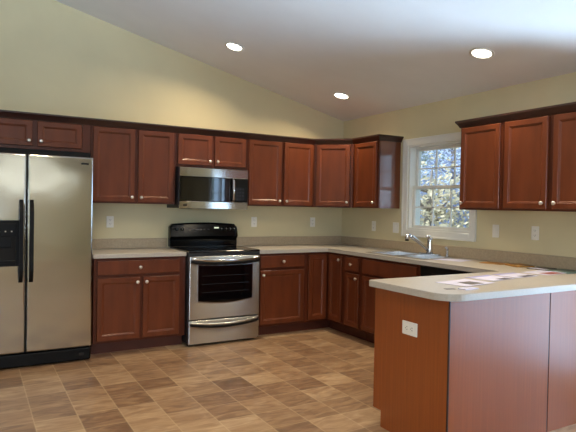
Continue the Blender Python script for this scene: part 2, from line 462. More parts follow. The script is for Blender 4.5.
# ------------------------------------------------------------------ cabinets
def poly_hole(bm, out, hole, z0, z1):
    from mathutils.geometry import tessellate_polygon
    polys = [[Vector((x, y, 0)) for x, y in out], [Vector((x, y, 0)) for x, y in hole]]
    flat = polys[0]+polys[1]
    tris = tessellate_polygon(polys)
    lo = [bm.verts.new((v.x, v.y, z0)) for v in flat]; hi = [bm.verts.new((v.x, v.y, z1)) for v in flat]
    for t in tris:
        bm.faces.new([hi[k] for k in t]); bm.faces.new([lo[k] for k in t[::-1]])
    s = 0
    for pl in polys:
        n = len(pl)
        for k in range(n):
            a, b = s+k, s+(k+1) % n
            bm.faces.new((lo[a], lo[b], hi[b], hi[a]))
        s += n
def door_bm(w, h, rail=.043, t=.020):
    """frame-and-panel door, x 0..w, z 0..h, back at y=0, front at y=-t"""
    bm = NB()
    prof = [(0, 0), (0, t-.004), (.004, t), (rail, t), (rail+.003, t-.003), (rail+.007, t-.0038), (rail+.016, t-.0095)]
    loops = []
    for i, d in prof:
        loops.append([bm.verts.new(p) for p in ((i, -d, i), (w-i, -d, i), (w-i, -d, h-i), (i, -d, h-i))])
    for a, b in zip(loops, loops[1:]):
        for k in range(4): bm.faces.new((a[k], a[(k+1) % 4], b[(k+1) % 4], b[k]))
    bm.faces.new(loops[-1]); bm.faces.new(loops[0][::-1])
    return bm
def slab_bm(w, h, t=.020):
    bm = NB(); box(bm, 0, w, -t, 0, 0, h, .004); return bm
KM = None
def knob(parent, x, z, t=.020):
    global KM
    if KM is None:
        bm = NB()
        lathe(bm, [(.0065, 0), (.0060, .010), (.0095, .014), (.0155, .019), (.0160, .024), (.0125, .029), (.005, .031)], Matrix.Rotation(PI/2, 4, 'X'), 18)
        k = obj('knob', bm, 'nickel', parent)
        KM = k.data
    else:
        k = bpy.data.objects.new('knob', KM); COL.objects.link(k); k.parent = parent
    k.location = (x, -t, z)
    return k
def add_doors(root, fy, doors):
    """doors: (kind, x0, x1, z0, z1, knob side)"""
    for kind, x0, x1, z0, z1, kp in doors:
        w, h = x1-x0, z1-z0
        if kind == 'door':
            d = obj('door', door_bm(w, h), 'wood', root, (x0, fy, z0))
        else:
            d = obj('drawer' if kind == 'drawer' else 'false_drawer_front', slab_bm(w, h), 'wood', root, (x0, fy, z0))
        if kp:
            kx = {'l': .028, 'r': w-.028, 'c': w/2}[kp[0]]
            kz = {'b': .045, 't': h-.045, 'm': h/2}[kp[1]]
            knob(d, kx, kz)
def cabinet(name, label, loc, rotz, w, z0, z1, d, doors, group, toe=False, stile_l=.03, stile_r=.03, rails=(), hollow=False):
    root = thing(name, label, 'cabinet', loc, rotz, group)
    ft = .019
    bm = NB()
    if hollow:
        poly_hole(bm, [(.0006, -(d-ft)), (w-.0006, -(d-ft)), (w-.0006, -.002), (.0006, -.002)], [(.016, -(d-ft-.006)), (w-.016, -(d-ft-.006)), (w-.016, -.008), (.016, -.008)], z0+.018, z1)
        box(bm, .0006, w-.0006, -(d-ft), -.002, z0, z0+.0179)
    else: box(bm, .0006, w-.0006, -(d-ft), -.002, z0, z1, .001)
    obj('cabinet_box', bm, 'side' if not toe else 'wood', root)
    bm = NB()
    a, b = .0006, w-.0006
    box(bm, a, a+stile_l, -d, -(d-ft)-.0003, z0, z1, .0012)
    box(bm, b-stile_r, b, -d, -(d-ft)-.0003, z0, z1, .0012)
    rl = .035
    for rz0, rz1 in ((z0, z0+rl), (z1-rl, z1), *rails):
        box(bm, a+stile_l, b-stile_r, -d, -(d-ft)-.0003, rz0, rz1, .0008)
    if len([q for q in doors if q[0] == 'door']) == 2 and name != 'corner':
        dd = [q for q in doors if q[0] == 'door']
        c = (dd[0][2]+dd[1][1])/2
        box(bm, c-.03, c+.03, -d, -(d-ft)-.0003, z0+rl, (rails[0][0] if rails else z1-rl))
    obj('face_frame', bm, 'wood_frame', root)
    if toe:
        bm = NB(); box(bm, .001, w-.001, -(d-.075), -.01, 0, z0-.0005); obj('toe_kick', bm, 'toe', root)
    add_doors(root, -d, doors)
    return root
UB, UT = 1.372, 2.134
DB, DT = 1.388, 2.092
GU, GR = 'cherry wall cabinets', 'cherry base cabinets'
R = -PI/2
FXL = -4.02
fc_ = cabinet('wall_cabinet', 'short two-door cherry wall cabinet above the refrigerator', (FXL, 0, 0), 0, FXL*-1-3.118, 1.84, UT, .305,
        [('door', .03, FXL*-1-3.618, 1.868, DT, 'rb'), ('door', FXL*-1-3.576, FXL*-1-3.20, 1.868, DT, 'lb')], GU, stile_r=.075)
bm = NB(); box(bm, .001, FXL*-1-3.119, -.300, -.270, 1.772, 1.8395); obj('shadow_strip', bm, 'gap', fc_)  # dark strip standing in for the shade under this cabinet
x = -3.116
cabinet('wall_cabinet', 'tall two-door cherry wall cabinet between the refrigerator and microwave', (x, 0, 0), 0, 3.116-2.2965, UB, UT, .305,
        [('door', -3.098-x, -2.708-x, DB, DT, 'rb'), ('door', -2.675-x, -2.322-x, DB, DT, 'lb')], GU)
x = -2.295
cabinet('wall_cabinet', 'short two-door cherry wall cabinet directly above the microwave', (x, 0, 0), 0, 2.295-1.4975, 1.757, UT, .305,
        [('door', -2.276-x, -1.905-x, 1.780, DT, 'rb'), ('door', -1.878-x, -1.517-x, 1.780, DT, 'lb')], GU)
x = -1.496
cabinet('wall_cabinet', 'tall two-door cherry wall cabinet right of the microwave', (x, 0, 0), 0, 1.496-.631, UB, UT, .305,
        [('door', -1.478-x, -1.072-x, DB, DT, 'rb'), ('door', -1.037-x, -.652-x, DB, DT, 'lb')], GU)
# diagonal corner wall cabinet
dc = thing('corner_wall_cabinet', 'diagonal one-door cherry wall cabinet in the room corner', 'cabinet', (0, 0, 0), 0, GU)
bm = NB(); prism(bm, [(-.629, -.002), (-.629, -.291), (-.291, -.629), (-.002, -.629), (-.002, -.002)], UB, UT); obj('cabinet_box', bm, 'wood', dc)
dl = math.hypot(.629-.305, .629-.305)
dfr = obj('face_frame', (lambda bm: (box(bm, 0, .045, -.019, 0, UB, UT, .001), box(bm, dl-.045, dl, -.019, 0, UB, UT, .001), box(bm, .045, dl-.045, -.019, 0, UB, UB+.035), box(bm, .045, dl-.045, -.019, 0, UT-.035, UT), bm)[-1])(NB()), 'wood_frame', dc)
nn = Vector((-1, -1, 0)).normalized()
p0 = Vector((-.629, -.291-.0, 0)) + Vector((1, -1, 0)).normalized()*.0
dfr.location = Vector((-.6245, -.3005, 0)) + nn*-.0035
dfr.rotation_euler = (0, 0, -PI/4)
d = obj('door', door_bm(dl-.066, DT-DB), 'wood', dc)
d.rotation_euler = (0, 0, -PI/4)
d.location = dfr.location + nn*.019 + Vector((1, -1, 0)).normalized()*.033 + Vector((0, 0, DB))
knob(d, dl-.066-.028, .045)
# right wall uppers
def cab_r(name, label, y0, y1, *a, **k): return cabinet(name, label, (0, y0, 0), R, y0-y1-.001, *a, **k)
cab_r('wall_cabinet', 'narrow one-door cherry wall cabinet between the corner and the window', -.631, -1.085, UB, UT, .305,
      [('door', .05, .428, DB, DT, 'rb')], GU, stile_l=.05)
cab_r('wall_cabinet', 'one-door cherry wall cabinet right of the window', -2.213, -2.668, UB, UT, .305,
      [('door', .022, .434, DB, DT, 'lb')], GU)
cab_r('wall_cabinet', 'two-door cherry wall cabinet at the right edge, farthest right of the window', -2.670, -3.55, UB, UT, .305,
      [('door', .022, .408, DB, DT, 'rb'), ('door', .455, .855, DB, DT, 'lb')], GU)

# crown mouldings
def sweep(path, prof, name, label, cat, group, m):
    bm = NB()
    P_ = [Vector(p) for p in path]
    n = len(P_)
    rings = []
    for i in range(n):
        d0 = (P_[i]-P_[i-1]).normalized() if i else (P_[1]-P_[0]).normalized()
        d1 = (P_[i+1]-P_[i]).normalized() if i < n-1 else d0
        n0, n1 = Vector((d0.y, -d0.x)), Vector((d1.y, -d1.x))
        mi = (n0+n1); mi = mi/(mi.dot(n0)) if mi.dot(n0) > 1e-6 else n0
        rings.append([bm.verts.new((P_[i].x+mi.x*o, P_[i].y+mi.y*o, z)) for o, z in prof])
    k = len(prof)
    for a, b in zip(rings, rings[1:]):
        for t in range(k): bm.faces.new((a[t], a[(t+1) % k], b[(t+1) % k], b[t]))
    bm.faces.new(rings[0]); bm.faces.new(rings[-1][::-1])
    o = obj(name, bm, m)
    return tag(o, label, cat, group)
CP = [(.0005, 2.098), (.008, 2.098), (.011, 2.106), (.020, 2.122), (.030, 2.138), (.035, 2.142), (.038, 2.146), (.038, 2.160), (.0005, 2.160)]
sweep([(FXL, -.001), (FXL, -.305), (-.6295, -.305), (-.305, -.6295), (-.305, -1.0855), (-.001, -1.0855)], CP, 'crown_moulding',
      'dark cherry crown moulding along the back-wall and corner cabinets', 'crown moulding', None, 'crown')
sweep([(-.001, -2.2125), (-.305, -2.2125), (-.305, -3.5505), (-.001, -3.5505)], CP, 'crown_moulding',
      'dark cherry crown moulding over the cabinets right of the window', 'crown moulding', None, 'crown')

# base cabinets
BB, BT = .105, .874
ZD0, ZD1, ZR0, ZR1 = .128, .695, .724, .850
x = -3.135
cabinet('base_cabinet', 'cherry base cabinet with one wide drawer between refrigerator and range', (x, 0, 0), 0, 3.135-2.281, BB, BT, .61,
        [('drawer', -3.106-x, -2.345-x, ZR0, ZR1, 'cm'), ('door', -3.106-x, -2.722-x, ZD0, ZD1, 'rt'), ('door', -2.695-x, -2.345-x, ZD0, ZD1, 'lt')], GR, True, stile_r=.065, rails=[(.69, .73)])
x = -1.500
cabinet('base_cabinet', 'cherry base cabinet with drawer over one door, right of the range', (x, 0, 0), 0, 1.5-.9145, BB, BT, .61,
        [('drawer', .028, -.938-x, ZR0, ZR1, 'cm'), ('door', .028, -.938-x, ZD0, ZD1, 'lt')], GR, True, rails=[(.69, .73)])
lc = thing('corner_base_cabinet', 'L-shaped cherry corner base cabinet with two tall narrow doors', 'cabinet', (0, 0, 0), 0, GR)
c = .9135; q = .591
bm = NB(); prism(bm, [(-c, -.002), (-c, -q), (-q, -q), (-q, -c), (-.002, -c), (-.002, -.002)], BB, BT); obj('cabinet_box', bm, 'wood', lc)
bm = NB()
box(bm, -c, -.885, -.61, -q-.0003, BB, BT, .001); box(bm, -.885, -.6105, -.61, -q-.0003, BT-.022, BT); box(bm, -.885, -.6105, -.61, -q-.0003, BB, BB+.02)
box(bm, -.61, -q-.0003, -c, -.885, BB, BT, .001); box(bm, -.61, -q-.0003, -.885, -.61, BT-.022, BT); box(bm, -.61, -q-.0003, -.885, -.61, BB, BB+.02)
box(bm, -.61, -.5915, -.61, -.5915, BB, BT)
obj('face_frame', bm, 'wood_frame', lc)
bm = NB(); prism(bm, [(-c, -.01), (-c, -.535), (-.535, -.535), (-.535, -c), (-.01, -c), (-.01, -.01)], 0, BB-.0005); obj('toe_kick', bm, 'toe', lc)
d = obj('door', door_bm(.242, .850-.128, .05), 'wood', lc, (-.880, -.6105, .128))
d = obj('door', door_bm(.242, .850-.128, .05), 'wood', lc, (-.6105, -.640, .128)); d.rotation_euler = (0, 0, R)
knob(d, .242-.028, .722-.045)
cab_r('base_cabinet', 'narrow cherry base cabinet with small drawer, left of the sink cabinet', -.9145, -1.2185, BB, BT, .61,
      [('drawer', .038, .272, .706, ZR1, 'cm'), ('door', .038, .272, ZD0, .68, 'rt')], GR, True, rails=[(.675, .71)])
cab_r('sink_cabinet', 'cherry sink base cabinet under the window with false drawer front', -1.2195, -2.060, BB, BT, .61,
      [('false', .030, .81, .706, ZR1, None), ('door', .030, .405, ZD0, .68, 'rt'), ('door', .435, .81, ZD0, .68, 'lt')], GR, True, rails=[(.675, .71)], hollow=True)
cab_r('blind_corner_cabinet', 'cherry corner base cabinet where the peninsula meets the right wall', -2.665, -3.562, BB, BT, .61, [], GR, True)
# dishwasher
dw = thing('dishwasher', 'black dishwasher between the sink cabinet and the peninsula', 'dishwasher', (0, -2.0635, 0), R)
bm = NB(); box(bm, .002, .595, -.585, -.02, .1, .868, .002); obj('body', bm, 'steel_dark', dw)
bm = NB(); box(bm, .004, .593, -.615, -.587, .12, .74, .006); obj('door', bm, 'blackgloss', dw)
bm = NB(); box(bm, .004, .593, -.615, -.587, .745, .866, .006); cp = obj('control_panel', bm, 'black', dw)
bm = NB(); box(bm, .15, .45, -.625, -.615, .80, .815, .004); obj('handle', bm, 'black', cp)
bm = NB(); box(bm, .01, .587, -.53, -.51, .0, .099); obj('toe_kick', bm, 'black', dw)

# peninsula
PX, PY0, PY1, SX = -1.846, -3.580, -2.955, -.980
pc = thing('peninsula_cabinet', 'kitchen peninsula in cherry veneer with plain end and back panels', 'cabinet', (PX, PY0, 0), 0)
L_ = -.612-PX; D_ = PY1-PY0
bm = NB(); box(bm, .007, L_, .009, D_-.02, .105, .874); obj('cabinet_box', bm, 'wood', pc)
bm = NB(); box(bm, .02, L_, D_-.0195, D_-.0005, .105, .874, .001); obj('face_frame', bm, 'wood_frame', pc)
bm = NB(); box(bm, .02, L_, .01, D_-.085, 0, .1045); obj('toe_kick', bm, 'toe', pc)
bm = NB()   # end panel with toe notch
pts = [(.0085, 0), (D_-.075, 0), (D_-.075, .103), (D_, .103), (D_, .875), (.0085, .875)]
a = [bm.verts.new((0, y, z)) for y, z in pts]; b = [bm.verts.new((.0065, y, z)) for y, z in pts]
bm.faces.new(a); bm.faces.new(b[::-1])
for i in range(6): bm.faces.new((a[i], b[i], b[(i+1) % 6], a[(i+1) % 6]))
obj('end_panel', bm, 'veneer', pc)
bm = NB(); box(bm, .010, SX-PX-.006, 0, .008, 0, .875); obj('back_panel', bm, 'veneer', pc)
bm = NB(); box(bm, SX-PX+.006, -PX-.002, 0, .008, 0, .875); obj('back_panel', bm, 'veneer', pc)
bm = NB(); box(bm, SX-PX-.0055, SX-PX+.0055, .003, .0085, 0, .875); obj('seam_strip', bm, 'crown', pc)
bm = NB(); box(bm, -.001, .0095, -.001, .008, 0, .875, .002); obj('corner_bead', bm, 'crown', pc)

# ------------------------------------------------------------------ worktops
def rounded(pts, radii, seg=8):
    out = []
    n = len(pts)
    for i in range(n):
        p = Vector(pts[i]); r = radii[i]
        if not r: out.append(tuple(p)); continue
        a = (Vector(pts[i-1])-p).normalized(); b = (Vector(pts[(i+1) % n])-p).normalized()
        ang = a.angle(b); dd = r/math.tan(ang/2); cc = p+(a+b).normalized()*(r/math.sin(ang/2))
        s, e = p+a*dd-cc, p+b*dd-cc
        t0, t1 = math.atan2(s.y, s.x), math.atan2(e.y, e.x)
        dt = (t1-t0+PI) % (2*PI)-PI
        for k in range(seg+1): out.append((cc.x+r*math.cos(t0+dt*k/seg), cc.y+r*math.sin(t0+dt*k/seg)))
    return out
ZC0, ZC1 = .876, .914
SNK = (-.555, -.075, -2.035, -1.235)     # sink cutout x0,x1,y0,y1
wt = thing('worktop', 'beige laminate worktop running from the range round to the peninsula', 'countertop', (0, 0, ZC0))
bm = NB()
out = rounded([(-.002, -.002), (-1.506, -.002), (-1.506, -.635), (-.635, -.635), (-.635, -2.930), (-1.895, -2.930), (-1.895, -3.612), (-.002, -3.612)],
              [0, 0, .006, .012, .012, .03, .13, 0])
hole = [(SNK[0], SNK[2]), (SNK[1], SNK[2]), (SNK[1], SNK[3]), (SNK[0], SNK[3])]
poly_hole(bm, out, hole, 0, ZC1-ZC0-.003)
o_ = obj('slab', bm, 'laminate', wt)
bm = NB()
out2 = rounded([(-.002, -.002), (-1.506, -.002), (-1.506, -.632), (-.638, -.632), (-.638, -2.933), (-1.892, -2.933), (-1.892, -3.609), (-.002, -3.609)],
               [0, 0, .006, .012, .012, .03, .127, 0])
poly_hole(bm, out2, hole, ZC1-ZC0-.0029, ZC1-ZC0)
obj('laminate_top', bm, 'laminate', wt)
bm = NB()
box(bm, -1.506, -.002, -.021, -.002, ZC1-ZC0+.0003, .100+ZC1-ZC0, .003); obj('backsplash', bm, 'splash', wt)
bm = NB(); box(bm, -.021, -.002, -3.612, -.0215, ZC1-ZC0+.0003, .100+ZC1-ZC0, .003); obj('backsplash', bm, 'splash', wt)
wl = thing('worktop', 'short beige laminate worktop between refrigerator and range', 'countertop', (0, 0, ZC0))
bm = NB(); box(bm, -3.145, -2.281, -.635, -.002, 0, ZC1-ZC0, .003); obj('slab', bm, 'laminate', wl)
bm = NB(); box(bm, -3.145, -2.281, -.021, -.002, ZC1-ZC0+.0003, .100+ZC1-ZC0, .003); obj('backsplash', bm, 'splash', wl)

# ------------------------------------------------------------------ sink, tap, soap pump
sk = thing('sink', 'stainless steel double-bowl sink set in the worktop under the window', 'sink', (0, 0, ZC1))
bm = NB()
x0, x1, y0, y1 = SNK[0]-.014, SNK[1]+.014, SNK[2]-.014, SNK[3]+.014
ym = (y0+y1)/2
bowls = [(x0+.035, x1-.095, y0+.035, ym-.015), (x0+.035, x1-.095, ym+.015, y1-.035)]
XS = [x0, x0+.035, x1-.095, x1]; YS = [y0, y0+.035, ym-.015, ym+.015, y1-.035, y1]
for i in range(3):
    for j in range(5):
        if i == 1 and j in (1, 3): continue
        box(bm, XS[i], XS[i+1], YS[j], YS[j+1], .0005, .006)
bmesh.ops.remove_doubles(bm, verts=bm.verts[:], dist=1e-5)
obj('rim', bm, 'chrome', sk)
for bx in bowls:
    bm = NB(); a, b, c, d = bx; dp = -.17
    def wallq(P): bm.faces.new([bm.verts.new(p) for p in P])
    t = .012
    ring = [[(a, c, .004), (b, c, .004), (b, d, .004), (a, d, .004)], [(a+t, c+t, dp+.02), (b-t, c+t, dp+.02), (b-t, d-t, dp+.02), (a+t, d-t, dp+.02)],
            [(a+.04, c+.04, dp), (b-.04, c+.04, dp), (b-.04, d-.04, dp), (a+.04, d-.04, dp)]]
    vv = [[bm.verts.new(p) for p in r_] for r_ in ring]
    for r1, r2 in zip(vv, vv[1:]):
        for k in range(4): bm.faces.new((r1[k], r1[(k+1) % 4], r2[(k+1) % 4], r2[k]))
    bm.faces.new(vv[-1])
    bo = obj('bowl', bm, 'bowl', sk)
    bm = NB(); lathe(bm, [(.02, dp+.001), (.042, dp+.001), (.044, dp+.004), (.0, dp+.003)], Matrix.Translation(((a+b)/2, (c+d)/2, 0)), 20); obj('drain', bm, 'chrome', bo)
tp = thing('kitchen_tap', 'chrome single-lever kitchen tap with slanting pull-out spout', 'tap', (-.125, -1.68, ZC1+.006))
tp.scale = (1.15, 1.15, 1.12)
bm = NB(); prism(bm, rounded([(-.028, -.12), (.028, -.12), (.028, .12), (-.028, .12)], [.027]*4), .0005, .012, bev=.003); obj('base_plate', bm, 'chrome', tp)
bm = NB(); lathe(bm, [(.030, .0122), (.028, .03), (.025, .045), (.024, .12), (.024, .137), (.018, .148), (.004, .152)], Matrix(), 20); tb = obj('body', bm, 'chrome', tp)
bm = NB(); tube(bm, [(-.015, 0, .035), (-.05, 0, .062), (-.13, 0, .115), (-.2, 0, .155), (-.235, 0, .170)], [.014, .015, .016, .018, .019]); obj('spout', bm, 'chrome', tp)
bm = NB(); tube(bm, [(-.236, 0, .171), (-.252, 0, .168), (-.262, 0, .152), (-.264, 0, .140)], [.0195, .021, .020, .018]); sh_ = obj('spray_head', bm, 'chrome', tp)
bm = NB(); lathe(bm, [(.016, -.012), (.0165, 0), (.014, .0005)], Matrix.Translation((-.264, 0, .139)), 14); obj('spray_face', bm, 'black', sh_)
bm = NB(); tube(bm, [(0, 0, .1495), (-.004, .0, .158), (-.020, 0, .162), (-.045, 0, .160)], [.016, .013, .009, .007], 10); obj('lever', bm, 'chrome', tp)
sp = thing('soap_dispenser', 'small chrome soap pump beside the kitchen tap', 'soap dispenser', (-.115, -1.905, ZC1+.006))
bm = NB(); lathe(bm, [(.019, .0005), (.019, .008), (.013, .012), (.012, .055), (.009, .060)], Matrix(), 16); obj('base', bm, 'chrome', sp)
bm = NB(); tube(bm, [(0, 0, .0605), (0, 0, .080), (-.012, 0, .086), (-.032, 0, .083)], [.011, .011, .009, .006], 10); obj('nozzle', bm, 'chrome', sp)

# ------------------------------------------------------------------ refrigerator
FY, FH = -.740, 1.7615
fr = thing('refrigerator', 'side-by-side stainless steel refrigerator with black handles and dispenser', 'refrigerator', (-4.085, 0, 0))
X0, XS_, X1 = 0, -3.688+4.085, -3.168+4.085
bm = NB(); box(bm, .004, X1-.004, -.66, -.03, .012, 1.745, .004); obj('body', bm, 'steel_dark', fr)
bm = NB(); box(bm, .01, X1-.002, -.722, -.661, .010, .118, .012); gr = obj('base_grille', bm, 'black', fr)
bm = NB(); box(bm, X1-.10, X1-.06, -.7235, -.7222, .05, .075, .0005); obj('badge', bm, 'burner', gr)
bm = NB(); box(bm, X0, XS_-.006, FY, -.664, .128, FH, .014, seg=3)
fd = obj('freezer_door', bm, 'steel_fridge', fr)
bm = NB(); box(bm, XS_+.006, X1, FY, -.664, .128, FH, .014, seg=3)
rd = obj('refrigerator_door', bm, 'steel_fridge', fr)
bm = NB(); box(bm, XS_-.0055, XS_+.0055, FY+.03, -.665, .13, FH-.002); obj('door_gap', bm, 'gap', fr)
for par_, hx in ((fd, XS_-.046), (rd, XS_+.030)):
    bm = NB()
    n = 14
    pts = []
    for k in range(n+1):
        t = k/n
        z = .712+.675*t
        d_ = .052*min(1, math.sin(PI*min(t, 1-t)*1.0+.0)*3.2)
        pts.append((z, max(.004, d_)))
    # flat curved bar
    rings = []
    for z, d_ in pts:
        rings.append([bm.verts.new(p) for p in ((hx-.011, FY-d_-.014, z), (hx+.011+.008, FY-d_-.014, z), (hx+.019, FY-d_+.004, z), (hx-.011, FY-d_+.004, z))])
    for a, b in zip(rings, rings[1:]):
        for k in range(4): bm.faces.new((a[k], a[(k+1) % 4], b[(k+1) % 4], b[k]))
    bm.faces.new(rings[0][::-1]); bm.faces.new(rings[-1])
    box(bm, hx-.009, hx+.017, FY-.012, FY-.0003, .712, .735); box(bm, hx-.009, hx+.017, FY-.012, FY-.0003, 1.364, 1.387)
    obj('handle', bm, 'black', par_)
bm = NB()
dx0, dx1, dz0, dz1 = .10, XS_-.05, .845, 1.218
frame_rect(bm, dx0, dx1, dz0, dz1, .028, FY-.010, FY-.0003, axis='y', bev=.003)
box(bm, dx0+.028, dx1-.028, FY-.009, FY-.0003, 1.09, dz1-.028, .002)
box(bm, dx0+.028, dx1-.028, FY-.012, FY-.0003, dz0+.028, dz0+.045, .002)
dsp = obj('dispenser', bm, 'black', fd)
bm = NB(); box(bm, dx0+.0285, dx1-.0285, FY-.002, FY-.0004, dz0+.0455, 1.0895); obj('dispenser_recess', bm, 'gap', dsp)
bm = NB(); box(bm, dx0+.06, dx1-.06, FY-.02, FY-.0105, 1.0, 1.09, .003); obj('dispenser_paddle', bm, 'black', dsp)
for k in range(3):
    bm = NB(); lathe(bm, [(.006, 0), (.006, .003), (.0, .0035)], Matrix.Translation((dx1-.06-.045*k, FY-.0095, 1.128)) @ Matrix.Rotation(PI/2, 4, 'X'), 12); obj('button', bm, 'nickel', dsp)
bm = NB(); lx = -3.272+4.085
prism(bm, rounded([(lx, 1.697), (lx+.062, 1.697), (lx+.062, 1.711), (lx, 1.711)], [.006]*4, 4), FY-.003, FY-.0003)
for v in bm.verts: v.co = (v.co.x, v.co.z, v.co.y)
obj('badge', bm, 'black', rd)

# ------------------------------------------------------------------ range
rg = thing('range', 'freestanding stainless steel electric range with black ceramic cooktop', 'oven', (-2.275, -.010, 0))
RW = .762
bm = NB(); box(bm, .001, RW-.001, -.655, -.03, .03, .905, .003); box(bm, .004, RW-.004, -.680, -.6555, .877, .9052); obj('body', bm, 'steel_dark', rg)
bm = NB(); box(bm, .02, RW-.02, -.62, -.60, .0, .0295); obj('toe_kick', bm, 'black', rg)
for fx in (.04, RW-.07):
    bm = NB(); box(bm, fx, fx+.03, -.1, -.07, 0, .0295); obj('foot', bm, 'black', rg)
bm = NB(); box(bm, -.001, RW+.001, -.678, -.085, .9055, .926, .006); ct = obj('cooktop', bm, 'cooktop', rg)
for bx_, by_, br in ((.2, -.22, .085), (.56, -.22, .075), (.2, -.50, .075), (.56, -.50, .105)):
    bm = NB()
    for r_ in (br, br*.62):
        seg = 40
        a = [bm.verts.new((bx_+r_*math.cos(t*2*PI/seg), by_+r_*math.sin(t*2*PI/seg), .9265)) for t in range(seg)]
        b = [bm.verts.new((bx_+(r_-.004)*math.cos(t*2*PI/seg), by_+(r_-.004)*math.sin(t*2*PI/seg), .9265)) for t in range(seg)]
        for t in range(seg): bm.faces.new((a[t], a[(t+1) % seg], b[(t+1) % seg], b[t]))
    obj('burner_ring', bm, 'burner', ct)
# backguard: arched top, sloped face
bm = NB()
n = 24
rings = []
for k in range(n+1):
    t = k/n; xx = .000+(RW+.008)*t
    zt = 1.166+.016*math.sin(PI*t)-(0.03*max(0, abs(t-.5)*2-.94)/.06)
    rings.append([bm.verts.new(p) for p in ((xx, -.030, .9265), (xx, -.084, .9265), (xx, -.088, .985), (xx, -.078, 1.0), (xx, -.112, 1.035), (xx, -.088, zt-.018), (xx, -.074, zt), (xx, -.030, zt))])
for a, b in zip(rings, rings[1:]):
    for k in range(8): bm.faces.new((a[k], a[(k+1) % 8], b[(k+1) % 8], b[k]))
bm.faces.new(rings[0]); bm.faces.new(rings[-1][::-1])
bg_ = obj('control_console', bm, 'enamel', rg)
rot_face = Matrix.Rotation(PI/2-.18, 4, 'X')
def face_pt(xx, z): return (xx, -.112+(z-1.035)*(.024/.125)-.0005, z)
for i, xx in enumerate((.065, .125, RW-.19, RW-.135, RW-.085, RW-.04)):
    bm = NB(); lathe(bm, [(.019, 0), (.018, .012), (.012, .018), (.0, .019)], Matrix.Translation(face_pt(xx, 1.108)) @ rot_face, 18); kk = obj('control_knob', bm, 'black', bg_)
    bm = NB(); box(bm, xx-.002, xx+.002, -.1195, -.1185, 1.110, 1.122); bm.transform(Matrix.Translation((0, .0005, 0))); obj('pointer', bm, 'plate', kk)
bm = NB(); xx = .52
v = [bm.verts.new((a, face_pt(a, z)[1]-.0008, z)) for a, z in ((xx-.028, 1.118), (xx+.028, 1.118), (xx+.028, 1.133), (xx-.028, 1.133))]; bm.faces.new(v)
obj('clock_display', bm, 'display', bg_)
for k in range(6):
    bm = NB(); a = .2+.042*k; b = a+.026
    v = [bm.verts.new((xq, face_pt(xq, z)[1]-.0006, z)) for xq, z in ((a, 1.10), (b, 1.10), (b, 1.112), (a, 1.112))]; bm.faces.new(v); obj('touch_key', bm, 'burner', bg_)
# oven door
DX0, DX1, OZ0, OZ1 = .005, RW-.005, .262, .874
bm = NB(); box(bm, DX0, DX1, -.690, -.657, OZ0, OZ1, .006); od = obj('oven_door', bm, 'steel', rg)
def curved_panel(x0, x1, ztop, zbot, sag_t, sag_b, y, th, n=20):
    bm = NB(); rg_ = []
    for k in range(n+1):
        t = k/n; xx = x0+(x1-x0)*t; s = math.sin(PI*t)
        zt, zb = ztop-sag_t*s, zbot-sag_b*s
        rg_.append([bm.verts.new(p) for p in ((xx, y, zb), (xx, y, zt), (xx, y-th, zt), (xx, y-th, zb))])
    for a, b in zip(rg_, rg_[1:]):
        for k in range(4): bm.faces.new((a[k], a[(k+1) % 4], b[(k+1) % 4], b[k]))
    bm.faces.new(rg_[0][::-1]); bm.faces.new(rg_[-1])
    return bm
wf = obj('window_trim', curved_panel(.085, RW-.085, .795, .435, .006, .028, -.6903, .003), 'chrome', od)
obj('oven_window', curved_panel(.094, RW-.094, .787, .443, .006, .028, -.6936, .002), 'blackgloss', od)
bm = NB()
for z in (.52, .60, .68):
    box(bm, .13, RW-.13, -.6962, -.6958, z, z+.004)
obj('oven_rack', bm, 'burner', od)
def bow_bar(z, sag, y, bulge, hz, hy, x0, x1, m, name, parent, dz=0, n=24):
    bm = NB(); rg_ = []
    for k in range(n+1):
        t = k/n; s = math.sin(PI*t)**.8; xx = x0+(x1-x0)*t
        zc = z-sag*s; yc = y-bulge*s; h = hz
        rg_.append([bm.verts.new((xx, yc+hy*cx_, zc+h*cz_)) for cx_, cz_ in ((1, -.6), (1, .6), (.5, 1), (-.5, 1), (-1, .5), (-1, -.5), (-.5, -1), (.5, -1))])
    for a, b in zip(rg_, rg_[1:]):
        for k in range(8):
            f = bm.faces.new((a[k], a[(k+1) % 8], b[(k+1) % 8], b[k])); f.smooth = True
    bm.faces.new(rg_[0][::-1]); bm.faces.new(rg_[-1])
    return obj(name, bm, m, parent)
hd = bow_bar(.852, .020, -.703, .035, .014, .010, .02, RW-.02, 'chrome', 'handle', od)
bow_bar(.824, .022, -.704, .034, .014, .012, .02, RW-.02, 'black', 'handle_underside', od)
bm = NB(); box(bm, DX0, DX1, -.688, -.657, .022, .252, .006); sd = obj('storage_drawer', bm, 'steel', rg)
bow_bar(.236, .028, -.694, .022, .012, .010, .02, RW-.02, 'steel', 'drawer_pull', sd)
bow_bar(.214, .030, -.696, .024, .011, .012, .02, RW-.02, 'black', 'pull_shadow', sd)  # black bar standing in for the shadow beneath the pull

